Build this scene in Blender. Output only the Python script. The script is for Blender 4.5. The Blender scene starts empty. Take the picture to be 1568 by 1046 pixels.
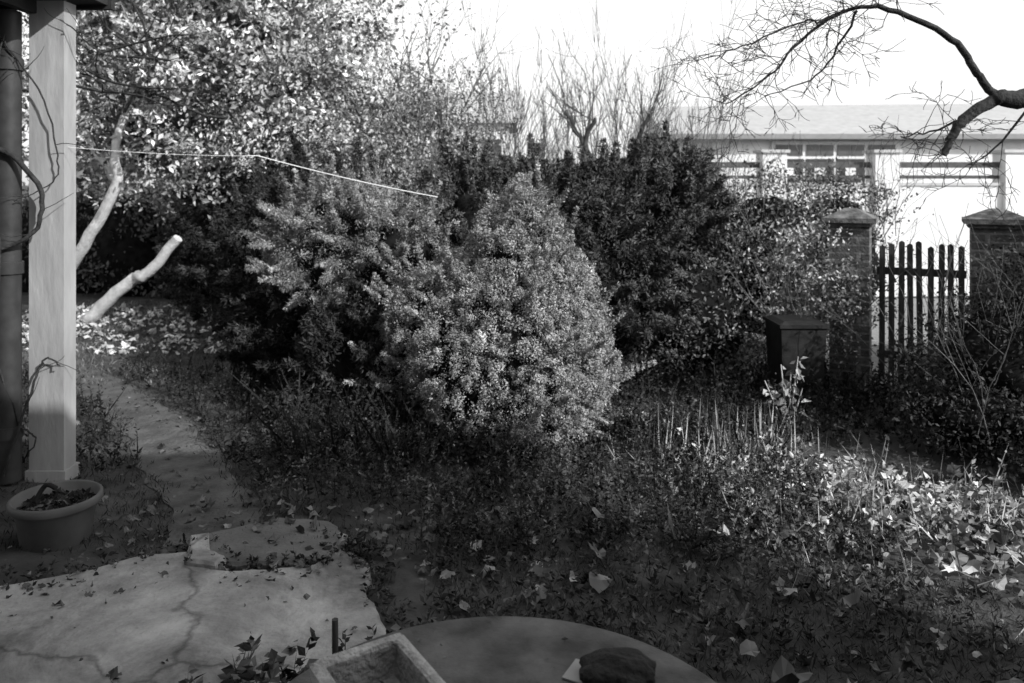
import bpy, math, random
import numpy as np
rng = np.random.default_rng(11)
random.seed(11)
R = math.radians

# ------------------------------------------------------------------ helpers
def link(o):
    bpy.context.scene.collection.objects.link(o); return o

def norm(v):
    return v / np.maximum(np.linalg.norm(v, axis=-1, keepdims=True), 1e-9)

class MB:
    def __init__(s): s.p = []
    def add(s, V, F, mat=0, tone=1.0, smooth=False):
        V = np.asarray(V, float).reshape(-1, 3); F = np.asarray(F, int)
        if len(F) == 0: return
        t = np.full(len(F), tone, float) if np.isscalar(tone) else np.asarray(tone, float)
        s.p.append((V, F, mat, t, smooth))
    def build(s, name, mats, parent=None):
        V = np.concatenate([a[0] for a in s.p]); off = 0
        idx = []; tot = []; mi = []; tn = []; sm = []
        for v, f, m, t, so in s.p:
            idx.append((f + off).ravel()); tot.append(np.full(len(f), f.shape[1]))
            mi.append(np.full(len(f), m)); tn.append(t); sm.append(np.full(len(f), so)); off += len(v)
        idx = np.concatenate(idx); tot = np.concatenate(tot)
        me = bpy.data.meshes.new(name)
        me.vertices.add(len(V)); me.vertices.foreach_set("co", V.astype(np.float32).ravel())
        me.loops.add(len(idx)); me.loops.foreach_set("vertex_index", idx.astype(np.int32))
        me.polygons.add(len(tot))
        me.polygons.foreach_set("loop_start", np.concatenate([[0], np.cumsum(tot)[:-1]]).astype(np.int32))
        me.polygons.foreach_set("loop_total", tot.astype(np.int32))
        me.polygons.foreach_set("material_index", np.concatenate(mi).astype(np.int32))
        me.update(calc_edges=True)
        me.polygons.foreach_set("use_smooth", np.concatenate(sm).astype(bool))
        a = me.attributes.new("tone", 'FLOAT', 'FACE')
        a.data.foreach_set("value", np.concatenate(tn).astype(np.float32))
        for m in mats: me.materials.append(m)
        o = link(bpy.data.objects.new(name, me))
        if parent: o.parent = parent
        return o

def snoise(P, seed, freq=1.0, octv=3):
    r = np.random.default_rng(seed); out = 0; a = 1; tot = 0
    for o in range(octv):
        for k in range(4):
            w = r.normal(size=P.shape[-1]) * freq * (2 ** o)
            out = out + a * np.sin(P @ w + r.uniform(0, 6.28)); tot += a * .7
        a *= .55
    return out / tot

def gh(x, y):
    x = np.asarray(x, float); y = np.asarray(y, float)
    return .012 * np.sin(x * 1.7 + .6 * y) + .012 * np.sin(y * 2.1 - x * .9 + 1) + .01 * np.sin(3.1 * x + 2.3 * y)

def mat(name, lo, hi, scale=8.0, rough=.85, bump=0.0, bscale=30, tone=True, transl=0.0, spec=.2, brick=False, streak=False, detail=6, dirt=None, diffuse=False):
    m = bpy.data.materials.new(name); m.use_nodes = True
    nt = m.node_tree; N = nt.nodes; L = nt.links
    b = N["Principled BSDF"]
    if diffuse:
        N.remove(b); b = N.new("ShaderNodeBsdfDiffuse"); cin = b.inputs["Color"]
        L.new(b.outputs[0], N["Material Output"].inputs["Surface"])
    else:
        cin = b.inputs["Base Color"]
        b.inputs["Specular IOR Level"].default_value = spec; b.inputs["Roughness"].default_value = rough
    tc = N.new("ShaderNodeTexCoord"); vec = tc.outputs["Object"]
    if streak:
        mp = N.new("ShaderNodeMapping"); mp.inputs["Scale"].default_value = streak
        L.new(vec, mp.inputs[0]); vec = mp.outputs[0]
    n = N.new("ShaderNodeTexNoise"); n.inputs["Scale"].default_value = scale; n.inputs["Detail"].default_value = detail
    L.new(vec, n.inputs["Vector"])
    r = N.new("ShaderNodeValToRGB"); e = r.color_ramp.elements
    e[0].position = .3; e[1].position = .7
    e[0].color = (lo, lo, lo, 1); e[1].color = (hi, hi, hi, 1)
    L.new(n.outputs["Fac"], r.inputs[0]); col = r.outputs[0]
    def mul(a, bsock):
        mx = N.new("ShaderNodeMix"); mx.data_type = 'RGBA'; mx.blend_type = 'MULTIPLY'; mx.inputs[0].default_value = 1
        L.new(a, mx.inputs[6]); L.new(bsock, mx.inputs[7]); return mx.outputs[2]
    if dirt:
        n3 = N.new("ShaderNodeTexNoise"); n3.inputs["Scale"].default_value = dirt; n3.inputs["Detail"].default_value = 12; n3.inputs["Roughness"].default_value = .7; n3.inputs["Distortion"].default_value = .4
        L.new(tc.outputs["Object"], n3.inputs["Vector"])
        r3 = N.new("ShaderNodeValToRGB"); e3 = r3.color_ramp.elements
        e3[0].position = .38; e3[1].position = .6; e3[0].color = (.38, .38, .38, 1); e3[1].color = (1, 1, 1, 1)
        L.new(n3.outputs["Fac"], r3.inputs[0]); col = mul(col, r3.outputs[0])
        vo = N.new("ShaderNodeTexVoronoi"); vo.feature = 'DISTANCE_TO_EDGE'; vo.inputs["Scale"].default_value = .42
        nz = N.new("ShaderNodeTexNoise"); nz.inputs["Scale"].default_value = 3; nz.inputs["Detail"].default_value = 9
        L.new(tc.outputs["Object"], nz.inputs["Vector"])
        va = N.new("ShaderNodeVectorMath"); va.operation = 'MULTIPLY_ADD'; va.inputs[1].default_value = (.35, .35, .35)
        L.new(nz.outputs["Color"], va.inputs[0]); L.new(tc.outputs["Object"], va.inputs[2]); L.new(va.outputs[0], vo.inputs["Vector"])
        r4 = N.new("ShaderNodeValToRGB"); e4 = r4.color_ramp.elements
        e4[0].position = .0; e4[1].position = .008; e4[0].color = (.5, .5, .5, 1); e4[1].color = (1, 1, 1, 1)
        L.new(vo.outputs["Distance"], r4.inputs[0]); col = mul(col, r4.outputs[0])
    if brick:
        sx = N.new("ShaderNodeSeparateXYZ"); L.new(tc.outputs["Object"], sx.inputs[0])
        ad = N.new("ShaderNodeMath"); L.new(sx.outputs[0], ad.inputs[0]); L.new(sx.outputs[1], ad.inputs[1])
        cb = N.new("ShaderNodeCombineXYZ"); L.new(ad.outputs[0], cb.inputs[0]); L.new(sx.outputs[2], cb.inputs[1])
        br = N.new("ShaderNodeTexBrick"); br.inputs["Scale"].default_value = 1
        br.inputs["Brick Width"].default_value = .24; br.inputs["Row Height"].default_value = .085
        br.inputs["Mortar Size"].default_value = .01
        br.inputs["Color1"].default_value = (.9, .9, .9, 1); br.inputs["Color2"].default_value = (.55, .55, .55, 1)
        br.inputs["Mortar"].default_value = (1.3, 1.3, 1.3, 1)
        L.new(cb.outputs[0], br.inputs["Vector"]); col = mul(col, br.outputs["Color"])
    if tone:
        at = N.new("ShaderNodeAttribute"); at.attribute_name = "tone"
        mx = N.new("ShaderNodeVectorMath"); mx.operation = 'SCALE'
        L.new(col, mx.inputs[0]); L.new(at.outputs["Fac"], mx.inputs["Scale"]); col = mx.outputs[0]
    L.new(col, cin)
    if bump:
        n2 = N.new("ShaderNodeTexNoise"); n2.inputs["Scale"].default_value = bscale; n2.inputs["Detail"].default_value = 8
        L.new(vec, n2.inputs["Vector"])
        bp = N.new("ShaderNodeBump"); bp.inputs["Strength"].default_value = bump; bp.inputs["Distance"].default_value = .03
        L.new(n2.outputs["Fac"], bp.inputs["Height"]); L.new(bp.outputs[0], b.inputs["Normal"])
    return m

def leafmat(name, lo, hi, scale=3, transl=0.0):
    return mat(name, lo, hi, scale, detail=1, transl=transl, diffuse=True)

def leaves(mb, C, D, S, asp=.45, mt=0, tone=1.0, fold=.25, Nr=None):
    n = len(C)
    if n == 0: return
    D = norm(D); S = np.broadcast_to(np.asarray(S, float), (n,))[:, None]
    rnd = norm(rng.normal(size=(n, 3))) if Nr is None else Nr
    side = norm(np.cross(D, rnd)); nr = np.cross(D, side)
    mid = C + D * S * .45
    w = S * asp * .5
    V = np.stack([C, mid + side * w + nr * w * fold, C + D * S, mid - side * w + nr * w * fold], 1).reshape(-1, 3)
    F = np.arange(n * 4).reshape(-1, 4)
    mb.add(V, F, mt, tone)

def tube(mb, pts, rad, sides=5, mt=0, tone=1.0):
    P = np.asarray(pts, float); n = len(P)
    r = np.broadcast_to(np.asarray(rad, float), (n,))
    T = np.gradient(P, axis=0); T = norm(T)
    ref = np.array([0.3, 0.2, 1.0]) if abs(norm((P[-1] - P[0])[None])[0][2]) < .8 else np.array([1.0, .3, 0])
    A = norm(np.cross(T, ref)); B = np.cross(T, A)
    a = np.arange(sides) / sides * 2 * math.pi
    V = (P[:, None] + r[:, None, None] * (np.cos(a)[None, :, None] * A[:, None] + np.sin(a)[None, :, None] * B[:, None])).reshape(-1, 3)
    i = np.arange(n - 1)[:, None] * sides; j = np.arange(sides)[None]; k = (j + 1) % sides
    F = np.stack([i + j, i + k, i + sides + k, i + sides + j], -1).reshape(-1, 4)
    mb.add(V, F, mt, tone, smooth=True)
    if sides >= 5:
        Vc = np.concatenate([V[-sides:], P[-1:]]); mb.add(Vc, [[q, (q + 1) % sides, sides] for q in range(sides)], mt, tone)

def smoothpath(pts, sub=5, jit=0.0):
    P = np.asarray(pts, float); out = []
    for i in range(len(P) - 1):
        p0 = P[max(i - 1, 0)]; p1 = P[i]; p2 = P[i + 1]; p3 = P[min(i + 2, len(P) - 1)]
        for t in np.arange(sub) / sub:
            out.append(.5 * ((2 * p1) + (-p0 + p2) * t + (2 * p0 - 5 * p1 + 4 * p2 - p3) * t * t + (-p0 + 3 * p1 - 3 * p2 + p3) * t ** 3))
    out.append(P[-1]); out = np.array(out)
    if jit: out[1:-1] += rng.normal(size=out[1:-1].shape) * jit
    return out

RMIN = [.0022]
def grow(mb, p, d, length, r, depth, mt=0, nseg=5, spread=.8, wob=.18, up=.05, kids=(3, 5), shrink=.6, tips=None):
    p = np.array(p, float); d = norm(np.array(d, float)[None])[0]
    pts = [p]; dirs = []
    for i in range(nseg):
        d = norm((d + rng.normal(size=3) * wob + np.array([0, 0, up]))[None])[0]
        p = p + d * length / nseg; pts.append(p); dirs.append(d)
    rad = np.maximum(np.linspace(r, r * .45, nseg + 1), RMIN[0] * .7)
    tube(mb, pts, rad, 6 if r > .03 else (4 if r > .01 else 3), mt)
    if tips is not None: tips.append(pts[-1])
    if depth <= 0: return
    for k in range(rng.integers(kids[0], kids[1] + 1)):
        j = rng.integers(1, nseg + 1)
        nd = dirs[j - 1] + rng.normal(size=3) * spread
        grow(mb, pts[j], nd, length * shrink * rng.uniform(.6, 1.2), max(rad[j] * .6, RMIN[0]), depth - 1, mt, max(3, nseg - 1), spread, wob, up, kids, shrink, tips)

def box(mb, x0, x1, y0, y1, z0, z1, mt=0, tone=1.0, rot=0, piv=None):
    V = np.array([[x, y, z] for z in (z0, z1) for x, y in ((x0, y0), (x1, y0), (x1, y1), (x0, y1))], float)
    if rot:
        c, s = math.cos(rot), math.sin(rot); px, py = piv if piv else ((x0 + x1) / 2, (y0 + y1) / 2)
        X = V[:, 0] - px; Y = V[:, 1] - py
        V[:, 0] = px + c * X - s * Y; V[:, 1] = py + s * X + c * Y
    F = [[3, 2, 1, 0], [4, 5, 6, 7], [0, 1, 5, 4], [1, 2, 6, 5], [2, 3, 7, 6], [3, 0, 4, 7]]
    mb.add(V, F, mt, tone)

def lathe(mb, cx, cy, prof, n=40, mt=0, tone=1.0, sx=1, sy=1):
    a = np.arange(n) / n * 2 * math.pi
    V = np.array([[cx + r * math.cos(t) * sx, cy + r * math.sin(t) * sy, z] for r, z in prof for t in a])
    F = [[i * n + j, i * n + (j + 1) % n, (i + 1) * n + (j + 1) % n, (i + 1) * n + j] for i in range(len(prof) - 1) for j in range(n)]
    mb.add(V, F, mt, tone, smooth=True)

def blob_points(c, rad, n, seed, taper=0, amp=.12, freq=2.6, shell=(1, 1)):
    U = norm(rng.normal(size=(n, 3)))
    rr = (1 + amp * snoise(U, seed, freq)) * rng.uniform(shell[0], shell[1], n)
    k = 1 - taper * np.clip(U[:, 2] * .5 + .5, 0, 1) ** 2
    P = np.array(c) + U * np.array(rad) * rr[:, None] * np.stack([k, k, np.ones(n)], 1)
    Nn = norm(U / np.array(rad))
    return P, Nn

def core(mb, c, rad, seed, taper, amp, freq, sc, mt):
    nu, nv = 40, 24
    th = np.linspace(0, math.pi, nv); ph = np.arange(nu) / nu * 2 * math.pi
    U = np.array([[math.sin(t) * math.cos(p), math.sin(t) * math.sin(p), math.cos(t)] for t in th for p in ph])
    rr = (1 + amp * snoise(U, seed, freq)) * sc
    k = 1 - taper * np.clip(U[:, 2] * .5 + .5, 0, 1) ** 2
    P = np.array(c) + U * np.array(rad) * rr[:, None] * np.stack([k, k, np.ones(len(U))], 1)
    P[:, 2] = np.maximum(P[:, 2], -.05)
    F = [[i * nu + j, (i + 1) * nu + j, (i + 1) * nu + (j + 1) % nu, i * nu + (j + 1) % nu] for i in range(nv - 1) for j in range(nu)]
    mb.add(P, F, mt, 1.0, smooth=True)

def conifer(name, blobs, mats, tuft_r=.075, leaf=.05, nleaf=55, dens=150, tone=1.0, asp=.3, amp=.12, freq=2.6, spread=.6, tv=.3, sc=.84, shell=(.9, 1.05), droop=.35, sprays=0, back=.25):
    mb = MB()
    for bi, (c, rad, taper) in enumerate(blobs):
        seed = int(abs(c[0]) * 100 + bi * 7 + 3)
        area = 4 * math.pi * ((rad[0] * rad[1]) ** 1.6 / 3 + (rad[0] * rad[2]) ** 1.6 / 3 + (rad[1] * rad[2]) ** 1.6 / 3) ** (1 / 1.6)
        n = int(area * dens)
        P, Nn = blob_points(c, rad, n, seed, taper, amp, freq, shell)
        keep = P[:, 2] > .04
        for bj, (c2, r2, t2) in enumerate(blobs):
            if bj != bi:
                q = (P - np.array(c2)) / np.array(r2)
                kk = 1 - t2 * np.clip(q[:, 2] * .5 + .5, 0, 1) ** 2
                q[:, :2] /= kk[:, None]; keep &= np.linalg.norm(q, axis=1) > .8
        keep &= (Nn[:, 1] < .35) | (rng.uniform(0, 1, n) < back)
        P = P[keep]; Nn = Nn[keep]; n = len(P)
        ax = norm(Nn + np.array([0, 0, droop]) + rng.normal(size=(n, 3)) * .35)
        ns = int(sprays)
        if ns:
            si = rng.integers(0, n, ns); m = 7
            t = np.linspace(.1, 1, m)[None, :, None]
            L = rng.uniform(.12, .42, (ns, 1, 1))
            Ps = (P[si][:, None] + ax[si][:, None] * t * L + np.array([0, 0, .05]) * t ** 2).reshape(-1, 3)
            P = np.concatenate([P, Ps]); ax = np.concatenate([ax, np.repeat(ax[si], m, 0)]); n0 = n; n = len(P)
            rs = np.concatenate([rng.uniform(.6, 1.35, n0), np.tile(np.linspace(.75, .3, m), ns)])
        else: rs = rng.uniform(.6, 1.35, n)
        tt = np.clip(rng.normal(1, tv, n), .35, 1.8)
        C = np.repeat(P, nleaf, 0); A = np.repeat(ax, nleaf, 0)
        o = norm(rng.normal(size=C.shape)); o = norm(o + A * .45)
        off = o * (rng.uniform(.25, 1, len(C)) ** .5)[:, None] * tuft_r * np.repeat(rs, nleaf)[:, None]
        off += A * (np.sum(o * A, 1, keepdims=True) > 0) * tuft_r * .35
        C = C + off
        D = A * .8 + rng.normal(size=C.shape) * spread
        Nr = norm(o + rng.normal(size=o.shape) * .4)
        T = np.repeat(tt, nleaf) * np.clip(rng.normal(1, .22, len(C)), .4, 1.7) * tone
        S = leaf * rng.uniform(.6, 1.4, len(C))
        k = C[:, 2] > .01
        Dk = D[k]; Nk = Nr[k]; Dk = Dk - Nk * np.sum(Dk * Nk, 1, keepdims=True) * .8
        leaves(mb, C[k], Dk, S[k], asp, 0, T[k], .25, Nk)
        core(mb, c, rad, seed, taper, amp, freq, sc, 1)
        tube(mb, [[c[0], c[1], -.1], [c[0] + .03, c[1], c[2]]], [.07, .04], 6, 1)
    return mb.build(name, mats)

def crown(mb, c, rad, ncl, nleaf, clr, leaf, mt=0, seed=1, tone=1.0, hollow=.35, asp=.5, zmin=.3, amp=.25, tv=.28):
    P, _ = blob_points(c, rad, ncl, seed, 0, amp, 3.0, (hollow, 1.05))
    g = snoise(P, seed + 9, 1.4, 2); P = P[g > -.55]; P = P[P[:, 2] > zmin]; n = len(P)
    C = np.repeat(P, nleaf, 0) + rng.normal(size=(n * nleaf, 3)) * clr * np.array([1, 1, .7]) * np.repeat(rng.uniform(.5, 1.4, n), nleaf)[:, None]
    D = norm(rng.normal(size=C.shape) + np.array([0, 0, -.3]))
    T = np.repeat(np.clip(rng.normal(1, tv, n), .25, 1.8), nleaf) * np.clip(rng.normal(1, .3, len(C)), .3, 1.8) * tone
    k = C[:, 2] > .02
    leaves(mb, C[k], D[k], (leaf * rng.uniform(.5, 1.4, len(C)))[k], asp, mt, T[k])
    return P

def weeds(mb, P, H, M, size, mt=0, tone=1.0, asp=.45, up=.35, lean=.25):
    n = len(P); H = np.broadcast_to(H, (n,))
    base = np.stack([P[:, 0], P[:, 1], gh(P[:, 0], P[:, 1])], 1)
    ln = rng.normal(size=(n, 3)) * lean; ln[:, 2] = 1
    tip = base + ln * H[:, None]
    tn = np.broadcast_to(tone, (n,))
    leaves(mb, base, tip - base, np.linalg.norm(tip - base, axis=1), .03, mt, tn * .8)
    t = rng.uniform(.15, 1.02, (n, M)); C = base[:, None] + (tip - base)[:, None] * t[..., None]
    D = rng.normal(size=(n, M, 3)); D[..., 2] = np.abs(D[..., 2]) * .3 + up
    S = size * rng.uniform(.5, 1.3, (n, M)) * (1.15 - .5 * t)
    T = tn[:, None] * np.clip(rng.normal(1, .35, (n, M)), .3, 2)
    leaves(mb, C.reshape(-1, 3), D.reshape(-1, 3), S.ravel(), asp, mt, T.ravel())

def blades(mb, P, H, w, mt=0, tone=1.0, lean=.5, z0=0):
    n = len(P); base = np.stack([P[:, 0], P[:, 1], gh(P[:, 0], P[:, 1]) + z0], 1)
    D = rng.normal(size=(n, 3)) * lean; D[:, 2] = 1
    leaves(mb, base, D, H, w, mt, np.broadcast_to(tone, (n,)) * np.clip(rng.normal(1, .35, n), .3, 2))

LT = [(90, 1), (70, .5), (45, .85), (20, .45), (-5, .7), (-50, .42), (-90, .3), (-130, .42), (185, .7), (160, .45), (135, .85), (110, .5)]
def fallen(mb, P, S, z, mt=0, tone=1.0, tilt=.35):
    n = len(P); S = np.broadcast_to(S, (n,))
    k = len(LT); a = np.array([R(q[0]) for q in LT]); r = np.array([q[1] for q in LT])
    rd = rng.uniform(0, 1, (n, 1)) ** 1.4
    T = np.zeros((n, k + 1, 3)); jr = (r[None] * rd + (1 - rd) * .68) * rng.uniform(.7, 1.2, (n, k))
    T[:, 1:, 0] = np.cos(a) * jr * rng.uniform(.5, 1.1, (n, 1)); T[:, 1:, 1] = np.sin(a) * jr * 1.1
    c1 = rng.normal(size=(n, 1)) * .8; c2 = rng.normal(size=(n, 1)) * .6
    T[:, :, 2] = c1 * T[:, :, 0] ** 2 + c2 * T[:, :, 1] ** 2 + rng.normal(size=(n, k + 1)) * .1
    T *= (S * .5)[:, None, None]
    X = norm(np.concatenate([rng.normal(size=(n, 2)), rng.normal(size=(n, 1)) * tilt], 1))
    Nn = norm(np.concatenate([rng.normal(size=(n, 2)) * tilt, np.ones((n, 1))], 1))
    Y = norm(np.cross(Nn, X)); Z = np.cross(X, Y)
    base = np.stack([P[:, 0], P[:, 1], gh(P[:, 0], P[:, 1]) + z + S * .15], 1)
    V = base[:, None] + T[..., 0:1] * X[:, None] + T[..., 1:2] * Y[:, None] + T[..., 2:3] * Z[:, None]
    f = np.array([[0, 1 + i, 1 + (i + 1) % k] for i in range(k)])
    F = (np.arange(n)[:, None, None] * (k + 1) + f[None]).reshape(-1, 3)
    tt = np.repeat(np.broadcast_to(tone, (n,)) * np.clip(rng.normal(1, .3, n), .3, 1.8), k)
    mb.add(V.reshape(-1, 3), F, mt, tt)

def rect(n, x0, x1, y0, y1):
    return np.stack([rng.uniform(x0, x1, n), rng.uniform(y0, y1, n)], 1)

def slab(name, outline, z0, z1, m, jit=0.0, sub=4, ys=1.0):
    P = np.array(outline, float) * [1, ys]; Q = []
    for i in range(len(P)):
        a = P[i]; b = P[(i + 1) % len(P)]
        for t in np.arange(sub) / sub: Q.append(a + (b - a) * t)
    Q = np.array(Q)
    if jit:
        Q = Q + np.stack([snoise(Q, 21, 7, 4), snoise(Q, 22, 7, 4)], 1) * jit * 2
    n = len(Q)
    mb = MB(); ctr = Q.mean(0)
    Qi = Q + norm(ctr - Q) * .02
    V = np.concatenate([np.c_[Q, np.full(n, z0)], np.c_[Q, np.full(n, z1 - .016)], np.c_[Qi, np.full(n, z1)]])
    mb.add(V, [[i, (i + 1) % n, n + (i + 1) % n, n + i] for i in range(n)])
    mb.add(V, [[n + i, n + (i + 1) % n, 2 * n + (i + 1) % n, 2 * n + i] for i in range(n)])
    mb.add(V[2 * n:], [list(range(n))])
    return mb.build(name, [m])

# ------------------------------------------------------------------ materials
M_ground = mat("soil", .03, .09, 3.0, .95, .8, 14, tone=False)
M_path = mat("trodden_dirt", .06, .13, 5.0, .95, .8, 25, tone=False, detail=10)
M_conc = mat("old_concrete", .3, .52, 3.2, .9, .9, 14, tone=True, dirt=1.5, detail=12)
M_conc2 = mat("smooth_slab", .1, .17, 4, .9, .5, 30)
M_paint = mat("post_plaster", .26, .38, 6, .8, .25, 20, streak=(1, 1, .3), detail=10)
M_white = mat("white_render", .6, .74, 3, .85, .1, 20)
M_roof = mat("roof_sheet", .34, .42, 5, .8)
M_dark = mat("dark_paint", .012, .03, 8, .6, .1, 30)
M_pipe = mat("pipe_metal", .03, .05, 9, .5, .1, 20)
M_brick = mat("brick", .08, .18, 12, .9, .5, 40, brick=True)
M_cap = mat("pillar_cap", .06, .2, 10, .9, .5, 30)
M_wood = mat("weathered_wood", .03, .08, 10, .85, .4, 30, streak=(8, 8, 1))
M_rail = mat("rail_wood", .06, .1, 10, .85)
M_thuja = leafmat("thuja_foliage", .22, .36, 6)
M_jun = leafmat("juniper_foliage", .15, .28, 3)
M_dcon = leafmat("dark_conifer_foliage", .025, .065, 3)
M_core = leafmat("foliage_inner_shade", .008, .018, 9)  # near-black shell inside foliage, paints the shade between tufts
M_leaf = leafmat("pale_leaf", .28, .48, 3)
M_leaf2 = leafmat("hedge_leaf", .08, .26, 3)
M_dleaf = leafmat("dark_leaf", .02, .06, 4)
M_weed = leafmat("weed_leaf", .03, .1, 3)
M_bright = leafmat("dry_leaf", .3, .6, 7)
M_bark = mat("bark", .02, .05, 14, .9, .6, 40)
M_pale = mat("pale_bark", .42, .66, 10, .85, .5, 30)
M_twig = leafmat("twig_bark", .06, .14, 10)
M_table = mat("table_top", .04, .14, 7, .6, .4, 25, detail=12)
M_stone = mat("trough_stone", .28, .52, 16, .95, .9, 45)
M_pot = mat("pot_plastic", .09, .14, 6, .5, .05)
M_rope = mat("rope", .6, .7, 30, .8)
M_glass = mat("window_glass", .05, .09, 2, .2, spec=.4)  # grey lifted to imitate haze over the distant windows
M_paper = mat("paper", .25, .35, 10, .8)
M_black = mat("lump_stone", .01, .03, 20, .7, .8, 40)
M_asph = mat("pavement", .18, .26, 20, .9, .2, 60, tone=False)

# ------------------------------------------------------------------ world, sun, camera
el = R(31); az = math.atan2(.77, -.64)
w = bpy.data.worlds.new("World"); bpy.context.scene.world = w; w.use_nodes = True
nt = w.node_tree; bg = nt.nodes["Background"]
sk = nt.nodes.new("ShaderNodeTexSky"); sk.sky_type = 'NISHITA'; sk.sun_disc = False
sk.sun_elevation = el; sk.sun_rotation = az; sk.dust_density = 3.0; sk.air_density = 1.0
hs = nt.nodes.new("ShaderNodeHueSaturation"); hs.inputs["Saturation"].default_value = 0
nt.links.new(sk.outputs[0], hs.inputs["Color"])
tc = nt.nodes.new("ShaderNodeTexCoord"); sx = nt.nodes.new("ShaderNodeSeparateXYZ"); nt.links.new(tc.outputs["Generated"], sx.inputs[0])
mr = nt.nodes.new("ShaderNodeMapRange"); mr.interpolation_type = 'SMOOTHSTEP'
mr.inputs["From Min"].default_value = .12; mr.inputs["From Max"].default_value = .8; mr.inputs["To Min"].default_value = 6.0; mr.inputs["To Max"].default_value = 3.0
nt.links.new(sx.outputs[2], mr.inputs["Value"])
va = nt.nodes.new("ShaderNodeVectorMath"); va.operation = 'ADD'
nt.links.new(hs.outputs[0], va.inputs[0]); nt.links.new(mr.outputs[0], va.inputs[1]); nt.links.new(va.outputs[0], bg.inputs[0])
bg.inputs[1].default_value = .12
sl = bpy.data.lights.new("sun", 'SUN'); sl.energy = 4.9; sl.angle = R(.5); sl.color = (1, 1, 1)
so = link(bpy.data.objects.new("sun", sl))
from mathutils import Vector
sd = Vector((.77 * math.cos(el), -.64 * math.cos(el), math.sin(el)))
so.rotation_euler = sd.to_track_quat('Z', 'Y').to_euler(); so.location = (8, -6, 9)
cam = bpy.data.cameras.new("camera"); co = link(bpy.data.objects.new("camera", cam))
cam.lens = 28; cam.sensor_width = 36; cam.clip_end = 2000; cam.shift_y = -.156
cam.dof.use_dof = True; cam.dof.focus_distance = 4.0; cam.dof.aperture_fstop = 2.6
co.location = (0, 0, 2.3); co.rotation_euler = (R(90), 0, 0)
bpy.context.scene.camera = co
vs = bpy.context.scene.view_settings; vs.view_transform = 'Standard'; vs.look = 'None'; vs.exposure = 0

# ------------------------------------------------------------------ ground
u = np.linspace(-1, 1, 361); g = np.sinh(u * 6.2) / np.sinh(6.2) * 500
X, Y = np.meshgrid(g, g + 5); Z = gh(X, Y)
n = len(g); i = np.arange(n - 1)[:, None] * n; j = np.arange(n - 1)[None]
F = np.stack([i + j, i + j + 1, i + n + j + 1, i + n + j], -1).reshape(-1, 4)
mb = MB(); mb.add(np.stack([X, Y, Z], -1).reshape(-1, 3), F, 0, 1.0, True); mb.build("ground", [M_ground])

pl = smoothpath([[-1.95, 5.1, 0], [-2.2, 5.7, 0], [-2.9, 6.8, 0], [-3.7, 7.9, 0], [-4.7, 9.0, 0], [-6, 10.2, 0], [-7.5, 11, 0]], 12)
T = norm(np.gradient(pl, axis=0)); side = np.stack([T[:, 1], -T[:, 0]], 1)
m = 9; s = np.linspace(-.28, .28, m)
wl = 1 + .35 * snoise(pl[:, :2], 3, 4); wr = 1 + .35 * snoise(pl[:, :2], 9, 4)
sw = np.where(s[None, :] < 0, s[None, :] * wl[:, None], s[None, :] * wr[:, None])
XY = pl[:, None, :2] + side[:, None] * sw[..., None]
V = np.concatenate([XY, gh(XY[..., 0], XY[..., 1])[..., None] + .008], -1).reshape(-1, 3)
i = np.arange(len(pl) - 1)[:, None] * m; j = np.arange(m - 1)[None]
mb = MB(); mb.add(V, np.stack([i + j, i + j + 1, i + m + j + 1, i + m + j], -1).reshape(-1, 4), 0, 1.0, True); mb.build("dirt_path", [M_path])
def pathdist(P):
    return np.min(np.hypot(P[:, None, 0] - pl[None, ::3, 0], P[:, None, 1] - pl[None, ::3, 1]), 1)

edge = [(-.5, 3.0), (-.5, 3.35), (-.62, 3.8), (-.8, 4.15), (-.85, 4.45), (-1.0, 4.62), (-1.15, 4.42), (-1.45, 4.36), (-1.75, 4.4), (-1.9, 4.6), (-2.2, 4.55), (-2.5, 4.35), (-2.95, 4.15), (-3.8, 4.05)]
slab("concrete_terrace", [(-7, -1), (-.45, -1)] + edge + [(-7, 4.0)], -.05, .05, M_conc, .018, 12, 1.06)
slab("stepping_slab", [(-2.0, 4.75), (-1.9, 4.5), (-1.7, 4.45), (-1.4, 4.42), (-1.1, 4.5), (-1.0, 4.75), (-1.2, 4.98), (-1.6, 5.05)], -.05, .055, M_conc2, .02, 10, 1.06)
slab("kerb_fragment", [(-2.02, 4.72), (-1.93, 4.74), (-1.82, 4.52), (-1.68, 4.45), (-1.72, 4.38), (-1.92, 4.42)], -.03, .085, M_conc, .014, 8, 1.06)
slab("kerb_fragment.001", [(-1.1, 4.78), (-.98, 4.74), (-.96, 4.66), (-1.06, 4.64)], -.03, .075, M_conc, .014, 6, 1.06)
slab("street_pavement", [(1.5, 11.2), (30, 11.2), (30, 15.3), (1.5, 15.3)], -.05, .06, M_asph, 0, 1)

# ------------------------------------------------------------------ the photographer's house, unseen behind camera, sized to shade the foreground; veranda
mb = MB()
box(mb, -9, 8.5, -8, -1, 0, 6.9, 0)
V = [[-9.4, -8.3, 6.9], [8.9, -8.3, 6.9], [8.9, -.6, 6.9], [-9.4, -.6, 6.9], [-9.4, -4.5, 8.9], [8.9, -4.5, 8.9]]
mb.add(V, [[0, 1, 5, 4], [2, 3, 4, 5]], 1); mb.add(V, [[1, 2, 5], [3, 0, 4]], 0)
for wx in (-6, -2.5, 2.5, 6):
    for wz in (1, 3.8):
        box(mb, wx - .6, wx + .6, -1.0, -.94, wz, wz + 1.4, 3); box(mb, wx - .52, wx - .03, -.94, -.93, wz + .08, wz + 1.32, 2); box(mb, wx + .03, wx + .52, -.94, -.93, wz + .08, wz + 1.32, 2)
mb.build("unseen_shading_house", [M_paint, M_wood, M_glass, M_white])

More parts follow.
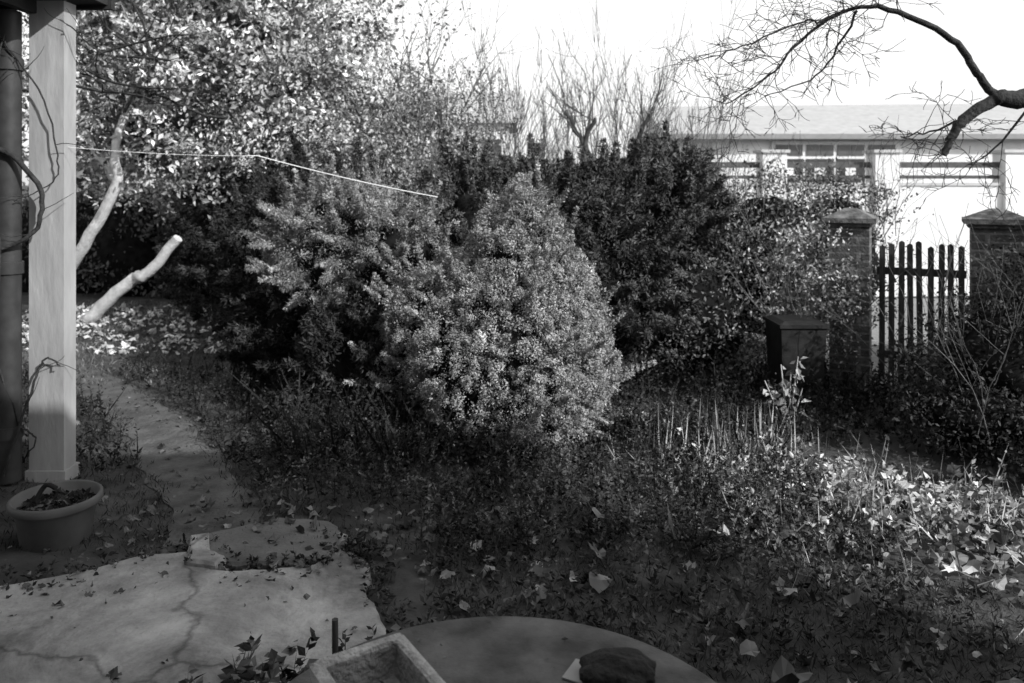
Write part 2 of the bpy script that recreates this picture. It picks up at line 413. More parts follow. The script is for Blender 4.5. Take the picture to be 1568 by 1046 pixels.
mb = MB()
box(mb, -3.73, -3.46, 6.15, 6.32, 0, 3.7, 0)
box(mb, -3.75, -3.44, 6.13, 6.34, -.05, .07, 0)
box(mb, -9, -3.3, -.9, 6.5, 3.74, 3.84, 1)
box(mb, -9, -3.27, 6.5, 6.56, 3.71, 3.9, 1)
for k in range(8): box(mb, -9 + .75 * k, -8.92 + .75 * k, -.9, 6.48, 3.6, 3.738, 1)
box(mb, -6.9, -3.95, 6.2, 6.34, 0, 3.59, 1)
mb.build("veranda_post", [M_paint, M_dark])
mb = MB()
tube(mb, [[-3.84, 6.08, 0.02], [-3.84, 6.08, 1.7], [-3.84, 6.08, 3.6]], .085, 14, 0)
for z in (.35, 1.6, 3.15): tube(mb, [[-3.84, 6.08, z], [-3.84, 6.08, z + .09]], .1, 14, 0)
mb.build("drainpipe", [M_pipe])
mb = MB()
for pts, r in (([[-4.05, 5.95, 2.6], [-3.75, 5.97, 2.5], [-3.57, 6.02, 2.25], [-3.59, 6.02, 1.95], [-3.8, 5.96, 1.8], [-4.05, 5.95, 1.7]], .024),
               ([[-3.9, 5.96, 0], [-3.95, 5.96, .9], [-3.83, 5.96, 1.7], [-3.93, 5.96, 2.5], [-3.8, 5.96, 3.4]], .014),
               ([[-3.8, 5.96, .1], [-3.65, 6.05, .7], [-3.57, 6.08, .95], [-3.45, 6.08, .9]], .012),
               ([[-3.85, 5.96, 3.4], [-3.6, 6.06, 3.0], [-3.47, 6.08, 2.5], [-3.5, 6.08, 2.3], [-3.75, 6.0, 2.15]], .008),
               ([[-3.95, 5.96, 1.2], [-3.75, 6.05, .5], [-3.65, 6.08, .35], [-3.69, 6.08, .2]], .01),
               ([[-3.4, 6.08, 3.5], [-3.2, 6.3, 3.3], [-2.9, 6.7, 3.25]], .006)):
    sp = smoothpath(pts, 6, .006); tube(mb, sp, np.linspace(r, r * .5, len(sp)), 6, 0)
    for q in range(4):
        a = sp[rng.integers(1, len(sp) - 1)]; grow(mb, a, rng.normal(size=3) * [1, .3, 1], .25, .004, 0, 0)
mb.build("climbing_vine", [M_bark])

# ------------------------------------------------------------------ pot
mb = MB()
cx, cy = -2.93, 5.12
lathe(mb, cx, cy, [(.001, -.02), (.185, -.02), (.2, .0), (.235, .22), (.24, .225), (.262, .23), (.27, .24), (.27, .28), (.258, .29), (.245, .28), (.24, .24), (.22, .225), (.001, .235)], 48, 0)
blobs = rect(400, cx - .2, cx + .2, cy - .2, cy + .2); blobs = blobs[np.hypot(blobs[:, 0] - cx, blobs[:, 1] - cy) < .21]
P3 = np.c_[blobs, np.full(len(blobs), .23)]
leaves(mb, P3, rng.normal(size=P3.shape) * [1, 1, .3] + [0, 0, .15], .05, .6, 1)
sp = smoothpath([[cx - .14, cy, .24], [cx - .08, cy + .02, .34], [cx + .0, cy, .33]], 5); tube(mb, sp, .015, 6, 1)
mb.build("flower_pot", [M_pot, M_dleaf])

# ------------------------------------------------------------------ table, trough, stone lump, paper
mb = MB()
tx, ty, tr = -.03, 2.08, .78
lathe(mb, tx, ty, [(.001, .70), (tr - .05, .70), (tr - .01, .708), (tr, .725), (tr - .004, .742), (tr - .02, .75), (.001, .75)], 96, 0)
lathe(mb, tx, ty, [(.3, .02), (.28, .06), (.09, .12), (.06, .3), (.06, .6), (.2, .698)], 32, 1)
P = rect(40, tx - .5, tx + .6, 2.2, 2.8); P = P[np.hypot(P[:, 0] - tx, P[:, 1] - ty) < .72]
V3 = np.c_[P, np.full(len(P), .756)]; leaves(mb, V3, rng.normal(size=V3.shape) * [1, 1, .05], rng.uniform(.008, .03, len(P)), .4, 2, .3)
mb.build("garden_table", [M_table, M_conc2, M_bright])

def rbox_trough(name, c, L, W, H, ang, m, z0):
    mb = MB()
    def ring(hx, hy, z, r=.02, k=4):
        out = []
        for sx, sy, a0 in ((1, 1, 0), (-1, 1, 90), (-1, -1, 180), (1, -1, 270)):
            for t in range(k):
                a = R(a0 + 90 * t / (k - 1)); out.append((sx * (hx - r) + r * math.cos(a), sy * (hy - r) + r * math.sin(a), z))
        return out
    rings = [ring(W / 2 - .02, L / 2 - .02, z0), ring(W / 2 - .004, L / 2 - .004, z0 + H * .9), ring(W / 2 - .004, L / 2 - .004, z0 + H * .96), ring(W / 2 - .014, L / 2 - .014, z0 + H),
             ring(W / 2 - .034, L / 2 - .034, z0 + H), ring(W / 2 - .041, L / 2 - .041, z0 + H - .008), ring(W / 2 - .05, L / 2 - .05, z0 + .03), ring(W / 2 - .07, L / 2 - .07, z0 + .02)]
    n = len(rings[0]); V = np.array(sum(rings, [])); V += rng.normal(size=V.shape) * .0025
    ca, sa = math.cos(ang), math.sin(ang)
    V = np.stack([c[0] + ca * V[:, 0] - sa * V[:, 1], c[1] + sa * V[:, 0] + ca * V[:, 1], V[:, 2]], 1)
    for i in range(7):
        mb.add(V, [[i * n + j, i * n + (j + 1) % n, (i + 1) * n + (j + 1) % n, (i + 1) * n + j] for j in range(n)], 0, .7 if i >= 5 else 1.0)  # inner walls toned down, shade of the hollow put into the colour
    mb.add(V[-n:], [list(range(n))], 0, .3)  # floor toned darkest, as painted shade
    q = rect(90, -.09, .09, -.14, .14)
    P3 = np.stack([c[0] + ca * q[:, 0] - sa * q[:, 1], c[1] + sa * q[:, 0] + ca * q[:, 1], np.full(len(q), z0 + .03)], 1)
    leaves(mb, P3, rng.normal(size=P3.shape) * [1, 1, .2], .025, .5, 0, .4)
    return mb.build(name, [m])
rbox_trough("stone_trough", (-.37, 2.27), .40, .31, .13, R(33), M_stone, .75)
mb = MB()
core(mb, (.33, 2.47, .785), (.12, .09, .045), 5, 0, .14, 5, 1, 0)
mb.build("dark_stone", [M_black])
mb = MB(); box(mb, .17, .36, 2.43, 2.54, .753, .757, 0, 1, R(-28)); mb.build("paper_sheet", [M_paper])

mb = MB()
P = rng.normal(size=(90, 2)) * [.28, .14] + [-1.05, 3.12]
weeds(mb, P, rng.uniform(.15, .42, 90), 20, .085, 0, 1.3, .6, .1)
tube(mb, [[-.72, 3.25, .05], [-.72, 3.24, .52]], .014, 6, 1)
mb.build("leafy_plant", [M_weed, M_twig])

# ------------------------------------------------------------------ conifers
conifer("thuja_bush", [((.1, 7.2, 1.0), (.83, .8, 1.22), .58), ((-.02, 7.0, .75), (.87, .7, .8), .25), ((-.68, 7.35, 1.0), (.46, .45, .5), .1), ((-.85, 7.6, .6), (.45, .5, .5), .1)], [M_thuja, M_core], .062, .023, 85, 190, 1.0, .42, .1, 4.5, sprays=24, shell=(.88, 1.05), tv=.22)
conifer("juniper_bush", [((-1.7, 8.8, 1.6), (.75, .7, .66), .2), ((-1.15, 8.4, 1.35), (.5, .5, .6), .1), ((-2.2, 9.1, 1.45), (.55, .6, .6), .1)], [M_jun, M_core], .09, .034, 75, 90, 1.15, .25, .26, 3, sprays=80, droop=.1, shell=(.84, 1.08))
conifer("spreading_conifer", [((-4.3, 13.4, 1.25), (1.5, .9, 1.2), .2), ((-3.0, 10.9, 1.1), (.9, .7, 1.1), .2), ((-2.1, 9.2, .65), (.9, .7, .7), .1), ((-2.7, 12, 1.6), (1.0, .8, .9), .1), ((-1.35, 7.9, .45), (.6, .5, .55), .1)], [M_dcon, M_core], .14, .06, 45, 55, 1.0, .28, .3, 3, sprays=120, shell=(.8, 1.1))
conifer("dark_juniper", [((1.0, 8.9, 1.2), (.75, .7, 1.1), .1), ((1.35, 9.3, 1.75), (.6, .55, .6), 0), ((.5, 9.0, 1.55), (.55, .5, .6), 0), ((1.9, 9.5, 2.0), (.45, .4, .38), 0)], [M_dcon, M_core], .13, .055, 55, 70, 1.7, .28, .35, 3, sprays=140, shell=(.78, 1.12))
conifer("yew_bush", [((-.45, 9.0, 1.65), (.55, .5, .7), .3), ((.2, 10.2, 1.75), (.6, .6, .7), .3), ((-.9, 9.9, 1.4), (.5, .5, .8), .2)], [M_jun, M_core], .11, .05, 50, 60, .38, .28, .35, 3, sprays=110, shell=(.8, 1.1))  # foliage darkened to paint the shadowed crevice beside the thuja

# ------------------------------------------------------------------ left deciduous tree with pale leaning trunks
mb = MB()
for pts, r0, r1 in (([[-7.5, 12.9, -.1], [-7.28, 12.5, .45], [-6.6, 12.1, 1.19], [-5.9, 11.8, 2.16], [-5.8, 11.7, 2.86], [-5.6, 12.2, 4.2]], .12, .05),
                    ([[-6.95, 12.8, -.05], [-6.75, 12.75, .12], [-6.05, 12.6, .71], [-5.7, 12.5, .88], [-5.2, 12.4, 1.42]], .12, .075),
                    ([[-5.95, 12.0, 2.3], [-6.6, 12.2, 3.2], [-7.0, 12.4, 4.4]], .06, .03)):
    sp = smoothpath(pts, 6, .012); tube(mb, sp, np.linspace(r0, r1, len(sp)), 9, 2)
for q in range(9):
    grow(mb, [-6 + rng.normal() * .3, 12.7, rng.uniform(2.6, 4.2)], rng.normal(size=3) * [1, .5, .4] + [0, 0, .5], 2.0, .04, 2, 1, up=.08, kids=(3, 4))
for q in range(9):
    grow(mb, [-5.3 + rng.normal() * .6, 10.9, rng.uniform(3.0, 4.2)], rng.normal(size=3) * [1, .2, .3] + [.3, -.2, .0], 1.5, .024, 1, 1, up=.0, kids=(3, 5))
crown(mb, (-6.0, 12.7, 4.5), (3.0, 1.5, 2.3), 400, 70, .19, .1, 0, 4, tv=.45)
crown(mb, (-4.3, 11.9, 4.4), (1.7, 1.2, 1.8), 180, 70, .17, .1, 0, 14, tv=.45)
crown(mb, (-3.9, 12.5, 5.5), (1.9, 1.0, 1.3), 220, 70, .2, .09, 0, 15, tv=.4, hollow=.2)
crown(mb, (-5.0, 13.6, 4.8), (3.0, .6, 2.0), 180, 50, .25, .11, 0, 16, tv=.4, tone=.5)  # darkened back layer, paints shaded gaps behind the lit clusters
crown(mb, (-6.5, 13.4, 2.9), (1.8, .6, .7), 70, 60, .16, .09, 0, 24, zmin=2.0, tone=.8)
mb.build("leafy_tree", [M_leaf, M_bark, M_pale])
mb = MB(); RMIN[0] = .005
tube(mb, smoothpath([[-2.9, 13.5, -.1], [-2.8, 13.5, 1.5], [-3, 13.5, 3.2]], 5), np.linspace(.1, .05, 11), 7, 1)
for q in range(22):
    grow(mb, [-2.1 + rng.normal() * .7, 13.4, rng.uniform(1.2, 3)], rng.normal(size=3) * [.9, .5, .3] + [.2, 0, 1], 1.9, .03, 2, 1, up=.1, kids=(3, 5), spread=.5)
crown(mb, (-3.0, 13.3, 3.4), (2.1, 1.4, 2.0), 310, 60, .2, .075, 0, 5, tv=.4)
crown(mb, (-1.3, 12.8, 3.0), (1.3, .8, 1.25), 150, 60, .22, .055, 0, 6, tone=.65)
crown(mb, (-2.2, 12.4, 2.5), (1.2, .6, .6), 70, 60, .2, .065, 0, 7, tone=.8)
mb.build("leafy_tree.001", [M_leaf, M_twig])
mb = MB()
for k in range(7):
    x = -11 + k * 1.1; c = (x, 16.5 + rng.normal() * .4, .9); r = (1.0, .7, rng.uniform(1.0, 1.5))
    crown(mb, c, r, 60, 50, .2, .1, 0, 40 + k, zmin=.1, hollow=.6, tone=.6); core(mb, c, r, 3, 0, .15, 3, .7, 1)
mb.build("understory_shrubs", [M_leaf2, M_core])

# ------------------------------------------------------------------ bare shrubs behind
def bare_shrub(name, x, y, n, h, spread, r=.018, kids=(5, 8)):
    mb = MB()
    for q in range(n):
        d = np.array([rng.normal() * .22, rng.normal() * .15, 1.0])
        grow(mb, [x + rng.normal() * spread, y + rng.normal() * .3, rng.uniform(0, .8)], d, h * rng.uniform(.6, 1), r * rng.uniform(.5, 1.2), 2, 0, 6, .32, .08, .14, kids, .5)
    return mb.build(name, [M_twig])
bare_shrub("bare_shrub", .6, 13.8, 19, 3.3, .6, .016)
bare_shrub("bare_shrub.001", 2.1, 13.4, 19, 3.1, .5, .016)
bare_shrub("bare_shrub.002", 3.6, 12.8, 10, 2.3, .5, .012)
bare_shrub("bare_shrub.003", -.6, 12.2, 13, 3.0, .6, .012)
mb = MB(); RMIN[0] = .0035
for pts in ([[1.15, 12.5, 0], [1.1, 12.5, 1.8], [1.3, 12.5, 2.5], [1.05, 12.5, 3.0], [.85, 12.5, 3.4]], [[1.3, 12.5, 2.4], [1.15, 12.5, 2.9], [1.3, 12.5, 3.3]], [[2.0, 12.6, 0], [2.1, 12.6, 2.2], [2.0, 12.6, 2.9], [2.2, 12.6, 3.4]]):
    sp = smoothpath(pts, 5, .015); tube(mb, sp, np.linspace(.065, .025, len(sp)), 6, 0, .5)
    for q in range(9): grow(mb, sp[rng.integers(len(sp) // 2, len(sp))], rng.normal(size=3) * .5 + [0, 0, 1], 1.0, .011, 2, 0, 5, .4, .1, .1, (3, 4), .5)
mb.build("bare_small_tree", [M_twig])
RMIN[0] = .003

# ------------------------------------------------------------------ hedge left of gate, right shrub, unseen hedge added for its shade
mb = MB()
for c, r, k in (((2.3, 10.0, 1.25), (.9, .7, 1.1), 140), ((3.2, 10.0, 1.25), (.9, .7, 1.12), 150), ((2.1, 9.2, .7), (.8, .5, .8), 70), ((4.2, 10.4, 1.25), (.8, .6, 1.1), 90)):
    P = crown(mb, c, r, k, 80, .15, .05, 0, int(c[0] * 10), zmin=.05, hollow=.75, amp=.25)
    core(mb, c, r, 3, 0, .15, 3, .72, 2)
for q in range(100):
    grow(mb, [rng.uniform(1.6, 4.8), 10 + rng.normal() * .4, rng.uniform(.8, 2.0)], [rng.normal() * .3, rng.normal() * .2, 1], .85, .007, 1, 1, 5, .5, .15, .05, (3, 5))
mb.build("garden_hedge", [M_leaf2, M_twig, M_core])
mb = MB()
crown(mb, (3.12, 8.9, 1.2), (.42, .25, .75), 60, 70, .1, .05, 0, 8, zmin=.1, tone=.85)  # bright tone paints sun on this ivy, right-pillar ivy is toned dark
crown(mb, (3.5, 8.45, 1.1), (.25, .12, .75), 32, 60, .08, .045, 0, 9, zmin=.1, tone=.6)
crown(mb, (4.75, 7.6, 1.2), (.3, .15, .6), 30, 60, .09, .045, 0, 10, zmin=.1, tone=.3)
crown(mb, (4.3, 8.0, .4), (.5, .15, .4), 30, 60, .09, .045, 0, 12, zmin=.05, tone=.3)
for q in range(10): grow(mb, [3.2, 8.8, 0], [rng.normal() * .15, -.05, 1], 1.7, .01, 1, 1, 6, .3)
mb.build("ivy", [M_bright, M_twig])
mb = MB()
for c, r, k in (((4.3, 6.8, .75), (.8, .6, .75), 130), ((5.1, 6.7, 1.0), (.9, .8, .95), 130), ((3.9, 6.7, .35), (.6, .5, .4), 60), ((4.5, 5.9, .35), (.8, .5, .4), 70)):
    crown(mb, c, r, k, 85, .14, .04, 0, int(c[0] * 10), zmin=.05, hollow=.7, amp=.25, tone=1.3)
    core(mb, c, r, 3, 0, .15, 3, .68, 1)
for q in range(60): grow(mb, [rng.uniform(3.6, 5.6), 6.7 + rng.normal() * .3, .3], [rng.normal() * .3, rng.normal() * .2, 1], 1.2, .005, 1, 2, 5, .4, .15, .05, (3, 5))
mb.build("dark_shrub", [M_dleaf, M_core, M_twig])
conifer("unseen_shade_hedge", [((6.9, 6.2, 1.6), (1.0, .9, 1.7), 0), ((8.2, 5.4, 1.7), (1.1, .9, 1.8), 0), ((9.6, 4.6, 1.7), (1.1, .9, 1.8), 0)], [M_dcon, M_core], .18, .12, 18, 30, 1, .3)  # out of view, added to block sun from the ground right of the thuja

# ------------------------------------------------------------------ gate and pillars
def pillar(name, x, y, wd, h, rot):
    mb = MB(); hw = wd / 2
    box(mb, x - hw, x + hw, y - hw, y + hw, -.05, h - .18, 0, 1, rot)
    box(mb, x - hw - .03, x + hw + .03, y - hw - .03, y + hw + .03, h - .18, h - .14, 1, 1, rot)
    box(mb, x - hw - .07, x + hw + .07, y - hw - .07, y + hw + .07, h - .14, h - .09, 1, 1, rot)
    q = hw + .05; V = []
    c, s = math.cos(rot), math.sin(rot)
    for sx, sy in ((-1, -1), (1, -1), (1, 1), (-1, 1)):
        V.append([x + c * sx * q - s * sy * q, y + s * sx * q + c * sy * q, h - .09])
    for sx, sy in ((-1, -1), (1, -1), (1, 1), (-1, 1)):
        V.append([x + (c * sx - s * sy) * .06, y + (s * sx + c * sy) * .06, h + .01])
    mb.add(V, [[0, 1, 5, 4], [1, 2, 6, 5], [2, 3, 7, 6], [3, 0, 4, 7], [4, 5, 6, 7]], 1)
    mb.build(name, [M_brick, M_cap])
ga = math.atan2(-.6, 1.15)
pillar("brick_gate_pillar", 3.72, 8.75, .4, 2.0, ga)
pillar("brick_gate_pillar.001", 4.9, 8.05, .46, 2.02, ga)
mb = MB()
p0 = np.array([3.95, 8.62]); p1 = np.array([4.68, 8.2]); npk = 9
d = (p1 - p0) / np.linalg.norm(p1 - p0); nn = np.array([d[1], -d[0]])
for k in range(npk):
    c = p0 + (p1 - p0) * (k + .5) / npk; hw = .029; th = .011; h = 1.66 + rng.normal() * .02; sk_ = rng.normal() * .008
    V = []
    for t in (-th, th):
        for a, z in ((-hw, .1), (hw, .1), (hw + sk_, h - .02), (sk_, h), (-hw + sk_, h - .02)):
            q = c + d * a + nn * t; V.append([q[0], q[1], z])
    mb.add(V, [[0, 1, 2, 3, 4], [9, 8, 7, 6, 5]], 0)
    mb.add(V, [[i, (i + 1) % 5, (i + 1) % 5 + 5, i + 5][::-1] for i in range(5)], 0)
for z in (.4, 1.3):
    c = (p0 + p1) / 2 - nn * .03; L = np.linalg.norm(p1 - p0) / 2
    box(mb, c[0] - L, c[0] + L, c[1] - .015, c[1] + .015, z, z + .08, 0, 1, math.atan2(d[1], d[0]))
mb.build("picket_gate", [M_wood])
mb = MB()
for k in range(26):
    x = 5.3 + k * .11; y = 7.85 - k * .05
    V = []
    for t in (-.01, .01):
        for a, z in ((-.026, .1), (.026, .1), (.026, 1.45), (0, 1.5), (-.026, 1.45)): V.append([x + a, y + t, z])
    mb.add(V, [[0, 1, 2, 3, 4], [9, 8, 7, 6, 5]], 0); mb.add(V, [[i, (i + 1) % 5, (i + 1) % 5 + 5, i + 5][::-1] for i in range(5)], 0)
box(mb, 5.2, 8.2, 7.2, 7.22, .4, .48, 0, 1, math.atan2(-.05, .11)); box(mb, 5.2, 8.2, 7.2, 7.22, 1.2, 1.28, 0, 1, math.atan2(-.05, .11))
mb.build("picket_fence", [M_wood])

mb = MB()
def frust(mb, x, y, w0, d0, w1, d1, z0, z1, mt=0):
    V = [[x - w0, y - d0, z0], [x + w0, y - d0, z0], [x + w0, y + d0, z0], [x - w0, y + d0, z0], [x - w1, y - d1, z1], [x + w1, y - d1, z1], [x + w1, y + d1, z1], [x - w1, y + d1, z1]]
    mb.add(V, [[3, 2, 1, 0], [4, 5, 6, 7], [0, 1, 5, 4], [1, 2, 6, 5], [2, 3, 7, 6], [3, 0, 4, 7]], mt)
frust(mb, 2.95, 8.3, .2, .22, .23, .26, .06, .82)
frust(mb, 2.95, 8.3, .25, .28, .25, .28, .82, .855)
frust(mb, 2.95, 8.3, .24, .27, .18, .2, .855, .88)
box(mb, 2.75, 3.15, 8.56, 8.62, .8, .84, 0)
for sx_ in (-.2, .2):
    tube(mb, [[2.95 + sx_ - .02, 8.5, .1], [2.95 + sx_ + .02, 8.5, .1]], .1, 12, 0)
mb.build("garbage_bin", [M_dark])

# ------------------------------------------------------------------ street wall with white pillars and rails
mb = MB()
box(mb, 4, 24, 16.0, 16.25, 0, 2.22, 0); box(mb, 4, 24, 15.97, 16.28, 2.22, 2.28, 0, .65)
for x in (5.25, 7.5, 10.1, 12.6, 15):
    box(mb, x - .24, x + .24, 15.9, 16.35, 0, 2.88, 0); box(mb, x - .29, x + .29, 15.85, 16.4, 2.88, 2.94, 0, .65)
for a, b in ((4, 5.0), (5.5, 7.25), (7.75, 9.85), (10.35, 12.35), (12.85, 14.75)):
    box(mb, a, b, 16.1, 16.14, 2.58, 2.7, 1); box(mb, a, b, 16.1, 16.14, 2.36, 2.43, 1)
mb.build("white_street_wall", [M_white, M_rail])

mb = MB()
box(mb, 4.6, 20, 22, 29, 0, 3.55, 0)
V = [[4.2, 21.6, 3.56], [20.4, 21.6, 3.62], [20.4, 25.5, 4.85], [4.2, 25.5, 4.7], [20.4, 29.4, 3.6], [4.2, 29.4, 3.56]]
mb.add(V, [[0, 1, 2, 3], [3, 2, 4, 5]], 1); mb.add(V, [[0, 3, 5], [1, 4, 2]], 0)
box(mb, 4.2, 20.4, 21.57, 21.6, 3.46, 3.6, 1, .6)
wx0 = 7.15; wx1 = wx0 + 3.5
box(mb, wx0, wx1, 21.93, 22.0, 2.0, 3.42, 0)
nP = 4; pw = (wx1 - wx0 - .1) / nP
for k in range(nP):
    a = wx0 + .05 + k * pw + .04
    for hx in (0, 1):
        h0 = a + hx * (pw - .08) / 2
        box(mb, h0 + .015, h0 + (pw - .08) / 2 - .015, 21.9, 21.93, 3.02, 3.32, 2)
    box(mb, a, a + pw - .08, 21.9, 21.93, 2.1, 2.93, 2, .5)
    box(mb, a + .22, a + .5, 21.87, 21.9, 2.45, 2.74, 0)
mb.build("white_long_building", [M_white, M_roof, M_glass])
mb = MB()
box(mb, -6, -.1, 30, 36, 0, 4.5, 0)
V = [[-6.3, 29.7, 4.5], [.2, 29.7, 4.5], [.2, 36.3, 4.5], [-6.3, 36.3, 4.5], [-6.3, 33, 6.0], [.2, 33, 6.0]]
mb.add(V, [[0, 1, 5, 4], [2, 3, 4, 5]], 1); mb.add(V, [[1, 2, 5], [3, 0, 4]], 0)
for wx in (-5, -3, -1.2): box(mb, wx, wx + .8, 29.96, 30, 2.6, 3.9, 2)
mb.build("white_house", [M_white, M_roof, M_glass])
mb = MB()
for k in range(22):
    x = -34 + k * 1.5 + rng.normal() * .3; c = (x, 22 + rng.normal() * 1.5 + abs(x) * .1, 1.5); r = (1.5, 1, rng.uniform(1.6, 2.6))
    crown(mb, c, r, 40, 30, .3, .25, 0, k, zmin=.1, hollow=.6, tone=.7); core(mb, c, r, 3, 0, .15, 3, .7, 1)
mb.build("distant_trees", [M_leaf2, M_core])

# ------------------------------------------------------------------ bare tree on right
mb = MB()
main = smoothpath([[5.5, 6.3, -.1], [5.3, 6.2, 1.4], [4.7, 6.05, 2.5], [4.1, 6, 2.89], [3.75, 6, 2.92], [3.62, 6, 2.92], [3.4, 6, 2.77], [3.32, 6, 2.64], [3.24, 5.98, 2.5]], 5, .008)
tube(mb, main, np.concatenate([np.linspace(.15, .055, 24), np.linspace(.05, .025, len(main) - 24)]), 9, 0)
arc = smoothpath([[3.75, 6, 2.93], [3.62, 6, 2.98], [3.5, 6, 3.12], [3.36, 6, 3.34], [3.05, 6, 3.52], [2.7, 6, 3.62], [2.44, 6.05, 3.56], [2.15, 6.1, 3.32], [1.98, 6.1, 3.12], [1.65, 6.15, 2.9]], 5, .006)
tube(mb, arc, np.concatenate([np.linspace(.036, .02, 25), np.linspace(.016, .005, len(arc) - 25)]), 7, 0)
for a in ([[2.5, 6.02, 3.58], [2.3, 6, 3.5], [2.15, 5.95, 3.48], [1.7, 5.9, 3.3], [1.5, 5.9, 3.2]], [[2.6, 6, 3.59], [2.5, 6.2, 3.28], [2.35, 6.3, 3.1], [2.0, 6.3, 2.98]], [[3.4, 6, 2.77], [3.2, 6.1, 2.68], [3.0, 6.15, 2.65]], [[3.9, 6, 2.88], [3.7, 6.1, 2.55], [3.5, 6.1, 2.4]]):
    sp = smoothpath(a, 5, .01); tube(mb, sp, np.linspace(.011, .004, len(sp)), 5, 0)
    for q in range(9): grow(mb, sp[rng.integers(2, len(sp))], rng.normal(size=3) * [1, .6, .8] + [-.5, 0, -.1], .35, .004, 2, 0, 5, .8, .2, 0, (2, 4), .6)
for q in range(36):
    grow(mb, arc[rng.integers(22, len(arc))], rng.normal(size=3) * [.8, .5, .8] + [-.5, 0, -.2], .42, .0045, 2, 0, 5, .7, .2, -.01, (2, 4), .6)
for q in range(8):
    grow(mb, main[rng.integers(26, len(main))], rng.normal(size=3) * [.8, .6, .6] + [-.3, 0, -.3], .3, .005, 1, 0, 5, .7, .2, 0, (2, 3), .6)
mb.build("bare_tree", [M_bark])

mb = MB()
cl = np.array([[-3.46, 6.2, 2.57], [-2.3, 7.2, 2.535], [-.73, 7.8, 2.15]]); pts = []
for a, b, sg in ((cl[0], cl[1], .02), (cl[1], cl[2], .02)):
    for t in np.arange(0, 1, .1): pts.append(a + (b - a) * t - np.array([0, 0, sg * 4 * t * (1 - t)]))
pts.append(cl[2]); tube(mb, pts, np.concatenate([np.full(10, .002), np.full(11, .005)]), 5, 0)
mb.build("clothesline", [M_rope])

# ------------------------------------------------------------------ undergrowth
mb = MB()
P = rect(2300, -2.2, 2.2, 4.9, 7.4); P = P[(P[:, 1] > 5.5) | (P[:, 0] > -.6)]
P = P[pathdist(P) > .35]
h = .12 + .24 * np.clip(snoise(P, 5, 1.5) + .5, 0, 1.4)
weeds(mb, P, h, 14, .045, 0, rng.uniform(.3, 1.8, len(P)))
P = rect(1400, -5.5, -.8, 6.3, 9.5); P = P[pathdist(P) > .32]
weeds(mb, P, rng.uniform(.06, .4, len(P)), 12, .05, 0, .5)  # low tone paints the shade left of the thuja
P = rect(400, -1.9, -.2, 6.2, 8.0)
weeds(mb, P, rng.uniform(.3, .7, len(P)), 20, .05, 0, .45, lean=.4)  # taller weeds, toned down for the same painted shade
P = rect(1400, .6, 4.2, 6.8, 9.4); weeds(mb, P, rng.uniform(.1, .45, len(P)), 12, .055, 0, .6)
P = rect(800, -.5, 2.4, 3.6, 5.2); weeds(mb, P, rng.uniform(.04, .16, len(P)), 8, .05, 0, 1.0)
E = smoothpath(np.array([[a, b * 1.06, 0] for a, b in edge]), 30)[:, :2]
P = E[rng.integers(0, len(E), 260)] + rng.normal(size=(260, 2)) * .05 + [.03, .04]
weeds(mb, P, rng.uniform(.04, .12, len(P)), 9, .04, 0, .8, .5, .3, .5)
mb.build("undergrowth", [M_weed])

mb = MB()
P = rect(40000, -.45, 4.6, 2.4, 6.2); P = P[snoise(P, 8, 2) > -.5]
blades(mb, P, rng.uniform(.02, .07, len(P)), .12, 0, .9, .8)
P = rect(22000, -6, .2, 4.9, 9); P = P[(pathdist(P) + .12 * snoise(P, 4, 6)) > .24]
blades(mb, P, rng.uniform(.02, .07, len(P)), .12, 0, .6, .7)
P = rect(10000, -8, -3, 9, 15); blades(mb, P, rng.uniform(.04, .1, len(P)), .14, 0, 2, .7)  # raised tone paints sunlight on the back-left ground
mb.build("grass", [M_weed])

mb = MB()
def strip(n, w=.55, t0=0, t1=1):
    t = rng.uniform(t0, t1, n); c = np.stack([1.3 + 2.5 * t, 6.45 - 1.7 * t], 1)
    ww = w * (.6 + .8 * t)
    return c + rng.normal(size=(n, 2)) * ww[:, None] * .5
P = strip(170, .75, 0, .75); weeds(mb, P, rng.uniform(.06, .28, len(P)), 12, .07, 0, rng.uniform(.4, 1.2, len(P)), .6)  # bright leaf tone adds painted sunlight to the brush
P = rng.normal(size=(90, 2)) * [.25, .15] + [1.8, 6.4]; blades(mb, P, rng.uniform(.25, .55, 90), .03, 0, .9, .12)
P = strip(800, 1.2, 0, 1.1); blades(mb, P, rng.uniform(.06, .3, 800), .035, 0, .7, .6)
P = strip(30, .7, .1, .9); weeds(mb, P, rng.uniform(.25, .5, len(P)), 12, .06, 0, .8, .55)
mb.build("dry_plants", [M_bright])
mb = MB()
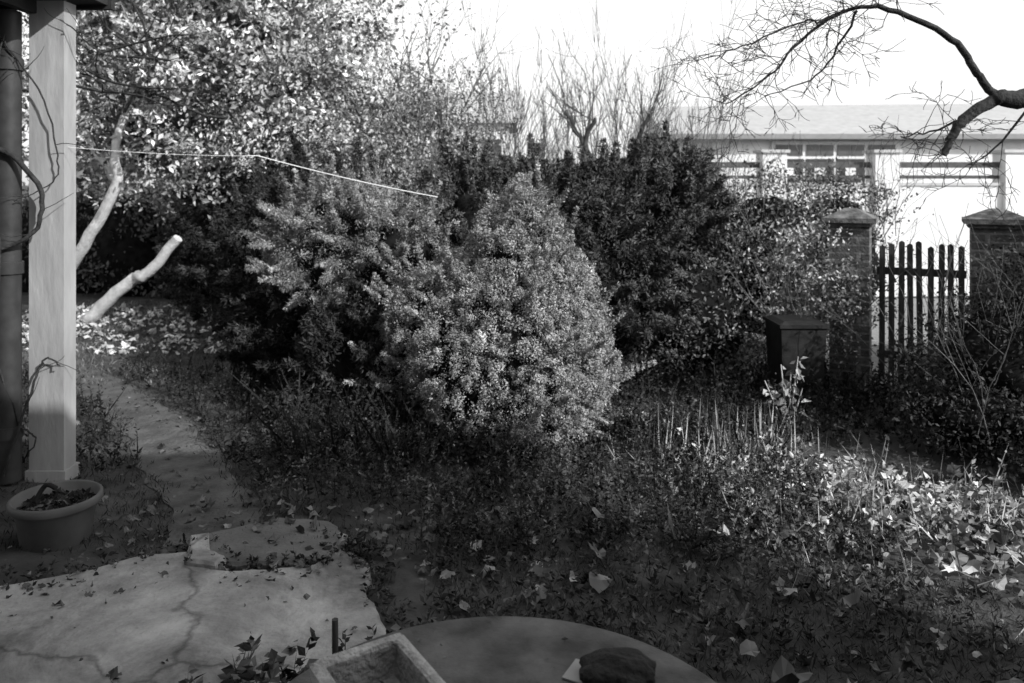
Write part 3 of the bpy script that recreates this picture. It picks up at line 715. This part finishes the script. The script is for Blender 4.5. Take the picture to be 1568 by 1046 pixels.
P = strip(600, .7, .2, 1.1); fallen(mb, P, rng.uniform(.06, .17, len(P)), .03, 0, rng.uniform(.35, 1.25, len(P)), .7)  # leaves in the sun strip toned brighter, sunlight put into their colour
P = strip(1100, 1.4, .0, 1.35); fallen(mb, P, rng.uniform(.02, .09, len(P)), .02, 0, rng.uniform(.15, .9, len(P)), .7)
P = rect(260, -.4, 4.4, 2.8, 5.6); fallen(mb, P, rng.uniform(.07, .2, len(P)), .03, 0, rng.uniform(.15, .6, len(P)), .3)
P = rect(700, -5, .3, 4.9, 8.5); fallen(mb, P, rng.uniform(.03, .1, len(P)), .01, 0, rng.uniform(.08, .35, len(P)))
P = rect(300, -2.6, .0, 4.5, 5.6); fallen(mb, P, rng.uniform(.03, .12, len(P)), .03, 0, rng.uniform(.08, .4, len(P)))
P = rect(180, -3.6, -.6, 3, 4.8); fallen(mb, P, rng.uniform(.02, .07, len(P)), .05, 0, .2)
P = rect(90, -3.6, -.6, 4.2, 4.8); fallen(mb, P, rng.uniform(.03, .09, len(P)), .05, 0, .25)
P = rect(1000, -8.5, -3.6, 10.5, 14.5); fallen(mb, P, rng.uniform(.08, .2, len(P)), .03, 0, 1.1)  # pale litter, its bright tone imitates the sunlit patch there
P = rect(260, .6, 4.4, 6, 9.5); fallen(mb, P, rng.uniform(.05, .12, len(P)), .05, 0, .3)
mb.build("fallen_leaves", [M_bright])

mb = MB()
x, y, h = 2.5, 7.2, .72
for st in range(5):
    dx = rng.normal() * .1; hh = h * (1 - .1 * st)
    tube(mb, [[x, y, 0], [x + dx * .6, y, hh * .6], [x + dx, y, hh]], [.008, .007, .004], 6, 0)
    for q in range(16):
        t = rng.uniform(.4, 1.0); a = rng.uniform(0, 6.28)
        D = np.array([[math.cos(a), math.sin(a), -.6 + rng.normal() * .4]])
        leaves(mb, np.array([[x + dx * t, y, hh * t]]) + D * .02, D, rng.uniform(.06, .12), .5, 0, rng.uniform(.3, .8), .6)
mb.build("broad_leaf_plant", [M_bright])
